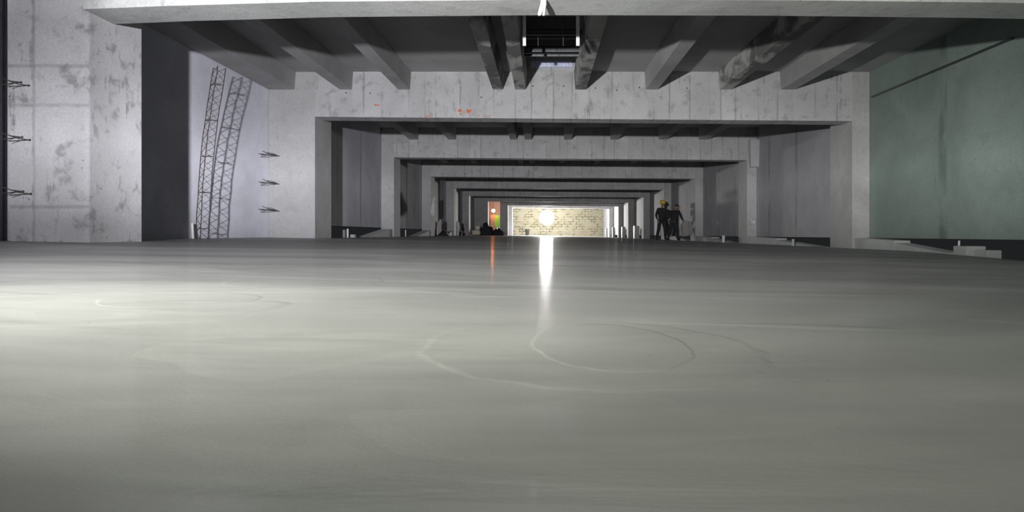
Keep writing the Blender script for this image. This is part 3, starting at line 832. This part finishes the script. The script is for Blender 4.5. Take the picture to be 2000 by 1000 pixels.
def person(loc, yaw, H, bend, helmet, label, spread=0.17, arms='down', sc=1.0):
    """local frame: facing -Y, origin between the feet"""
    t = thing('person', loc, label, 'person', None)
    t.rotation_euler = (0, 0, yaw)
    k = H/1.75
    V = lambda x, y, z: Vector((x*k, y*k, z*k))
    hipz = 0.92 - 0.05*bend
    def up(d, x=0.0, yo=0.0):      # point d above the pelvis along the bent spine
        a = bend*min(1, d/0.35) * 0.9
        return V(x, -math.sin(a)*d + yo, hipz + math.cos(a)*d)
    P = dict(pel=V(0,0,hipz), wa=up(0.16), ch=up(0.36), nk=up(0.52), nk2=up(0.60, 0, -0.01), hd=up(0.70, 0, -0.02))
    L = {}
    for s, n in ((-1,'l'),(1,'r')):
        L['hip'+n] = V(s*0.09, 0, hipz-0.06); L['kn'+n] = V(s*(0.09+spread*0.45), -0.04-0.10*bend, 0.50)
        L['an'+n] = V(s*(0.09+spread*0.8), 0.04, 0.09); L['to'+n] = V(s*(0.10+spread*0.9), -0.12, 0.04)
        sh = up(0.46, s*0.19); L['sh'+n] = sh
        if arms == 'fwd' or bend > 0.3:
            L['el'+n] = sh + V(s*0.06, -0.10, -0.25); L['wr'+n] = L['el'+n] + V(-s*0.03, -0.20, -0.13)
        else:
            L['el'+n] = sh + V(s*0.10, 0.02, -0.27); L['wr'+n] = L['el'+n] + V(s*0.01, -0.14, -0.20)
    # body (skin)
    nodes = [(P['pel'], .075*k), (P['wa'], .07*k), (P['ch'], .08*k), (P['nk'], .06*k), (P['nk2'], .055*k), (P['hd'], (.078*k, .095*k)), (P['hd']+(P['hd']-P['nk2']).normalized()*0.08*k, (.07*k, .085*k))]
    edges = [(0,1),(1,2),(2,3),(3,4),(4,5),(5,6)]
    for n in ('l','r'):
        b = len(nodes)
        nodes += [(L['hip'+n], .050*k), (L['kn'+n], .040*k), (L['an'+n], .032*k), (L['to'+n], .026*k)]
        edges += [(0,b),(b,b+1),(b+1,b+2),(b+2,b+3)]
        b = len(nodes)
        nodes += [(L['sh'+n], .040*k), (L['el'+n], .032*k), (L['wr'+n], .026*k)]
        edges += [(2,b),(b,b+1),(b+1,b+2)]
        # palm and fingers
        d = (L['wr'+n]-L['el'+n]).normalized(); side = d.cross(Vector((0,0,1))).normalized()
        if side.length < .1: side = Vector((1,0,0))
        b2 = len(nodes); nodes.append((L['wr'+n]+d*0.06*k, (.034*k, .018*k))); edges.append((b+2, b2))
        for q, (off, ln) in enumerate(((-.03,.07),(-.01,.085),(.01,.08),(.03,.062))):
            b3 = len(nodes)
            root = L['wr'+n]+d*0.095*k+side*off*k
            nodes += [(root, .0095*k), (root+d*ln*0.5*k+Vector((0,0,-.008*k)), .009*k), (root+d*ln*0.9*k+Vector((0,0.0,-.03*k)), .0075*k)]
            edges += [(b2,b3),(b3,b3+1),(b3+1,b3+2)]
        b3 = len(nodes); r0 = L['wr'+n]+d*0.035*k-side*0.04*k
        nodes += [(r0, .011*k), (r0+d*0.05*k-side*0.015*k, .009*k)]; edges += [(b2,b3),(b3,b3+1)]
    skin_mesh(nodes, edges, 'body', M_SKIN, t)
    hd = P['hd']; axis = (P['hd']-P['nk2']).normalized(); fwd = Vector((0,-1,0)); fwd = (fwd - axis*fwd.dot(axis)).normalized()
    rx = Vector((1,0,0))
    t2 = Vector(t['_o'])
    def loc2(mb): mb.v = [tuple(Vector(v)+t2) for v in mb.v]; return mb
    mb = MB().tube([hd+fwd*0.085*k+axis*0.04*k, hd+fwd*0.118*k-axis*0.0*k, hd+fwd*0.09*k-axis*0.01*k], [.008*k,.016*k,.012*k], 8); loc2(mb).build('nose', M_SKIN, t, smooth=True)
    for s in (-1,1):
        loc2(MB().ball(hd+rx*s*0.085*k, (.014*k,.025*k,.034*k), 10, 8)).build('ear', M_SKIN, t, smooth=True)
        loc2(MB().ball(hd+rx*s*0.032*k+fwd*0.087*k+axis*0.03*k, .011*k, 8, 6)).build('eye', M_HAIR, t, smooth=True)
    loc2(MB().ball(hd+fwd*0.088*k-axis*0.045*k, (.026*k,.010*k,.007*k), 8, 6)).build('mouth', M_HAIR, t, smooth=True)
    # hair
    cen = hd + axis*0.045*k - fwd*0.012*k
    R3 = Matrix((rx, -fwd, axis)).transposed()
    def cap(rad, low, nm, mm):
        mb = MB(); seg, ring = 24, 10; b = 0
        for i in range(ring+1):
            th = (math.pi*low)*i/ring
            for q in range(seg):
                a = 2*math.pi*q/seg
                dd = Vector((math.sin(th)*math.cos(a)*rad[0], math.sin(th)*math.sin(a)*rad[1], math.cos(th)*rad[2]))
                mb.v.append(tuple(cen + R3 @ dd))
        for i in range(ring):
            for q in range(seg):
                mb.f.append((i*seg+q, (i+1)*seg+q, (i+1)*seg+(q+1)%seg, i*seg+(q+1)%seg))
        loc2(mb); o = mb.build(nm, mm, t, smooth=True)
        s = o.modifiers.new('s', 'SOLIDIFY'); s.thickness = 0.008
        return o
    cap((.092*k,.108*k,.098*k), 0.56, 'hair', M_HAIR)
    if helmet:
        hm = cap((.125*k,.150*k,.130*k), 0.5, 'helmet', M_HELM)
        tag(hm, 'yellow hard hat')
        br = MB()
        seg = 28
        for rr, zz in ((1.0, 0.0), (1.22, -0.012*k), (1.22, -0.020*k), (1.0, -0.012*k)):
            for q in range(seg):
                a = 2*math.pi*q/seg
                ff = rr if math.sin(a) < 0 else 1 + (rr-1)*0.5
                br.v.append(tuple(cen + R3 @ Vector((.125*k*math.cos(a)*ff, .150*k*math.sin(a)*ff, zz))))
        for i in range(4):
            for q in range(seg):
                i2 = (i+1) % 4; q2 = (q+1) % seg
                br.f.append((i*seg+q, i*seg+q2, i2*seg+q2, i2*seg+q))
        hb = loc2(br).build('helmet_brim', M_HELM, t, smooth=True)
    # clothes
    nodes = [(P['wa'] + V(0,0,-0.26), (.165*k,.135*k)), (P['wa'], (.155*k,.130*k)), (P['ch'], (.170*k,.140*k)), (P['nk'], .10*k)]
    edges = [(0,1),(1,2),(2,3)]
    for n in ('l','r'):
        b = len(nodes); nodes += [(L['sh'+n], .080*k), (L['el'+n], .058*k), (L['wr'+n]-(L['wr'+n]-L['el'+n])*0.1, .042*k)]
        edges += [(2,b),(b,b+1),(b+1,b+2)]
    tag(skin_mesh(nodes, edges, 'jacket', M_CLOTHD, t), 'dark work jacket')
    nodes = [(P['pel']+V(0,0,.04), (.140*k,.118*k))]; edges = []
    for n in ('l','r'):
        b = len(nodes); nodes += [(L['hip'+n], .105*k), (L['kn'+n], .084*k), (L['an'+n]+V(0,0,.0), .066*k)]
        edges += [(0,b),(b,b+1),(b+1,b+2)]
    tag(skin_mesh(nodes, edges, 'trousers', M_TROUS, t), 'dark trousers')
    for n in ('l','r'):
        nodes = [(L['an'+n]+V(0,0,.10), .052*k), (L['an'+n]+V(0,0.01,-.03), .055*k), (L['to'+n], (.05*k,.04*k))]
        skin_mesh(nodes, [(0,1),(1,2)], 'boot', M_BOOT, t)
    return t

zp = 27.3
x, _ = px(1292, 470, zp)
person(G(x, zp, floor_h(x, zp)), math.radians(20), 1.74, 0.12, True, 'person in dark clothes and yellow hard hat standing in the far hall', spread=0.16)
z2 = zp - 1.1
x, _ = px(1315, 470, z2)
person(G(x, z2, floor_h(x, z2)), math.radians(140), 1.62, 0.5, False, 'person in dark clothes leaning forward right of the one in the yellow hard hat', spread=0.2, arms='fwd')

for o in bpy.data.objects:
    if '_o' in o: del o['_o']
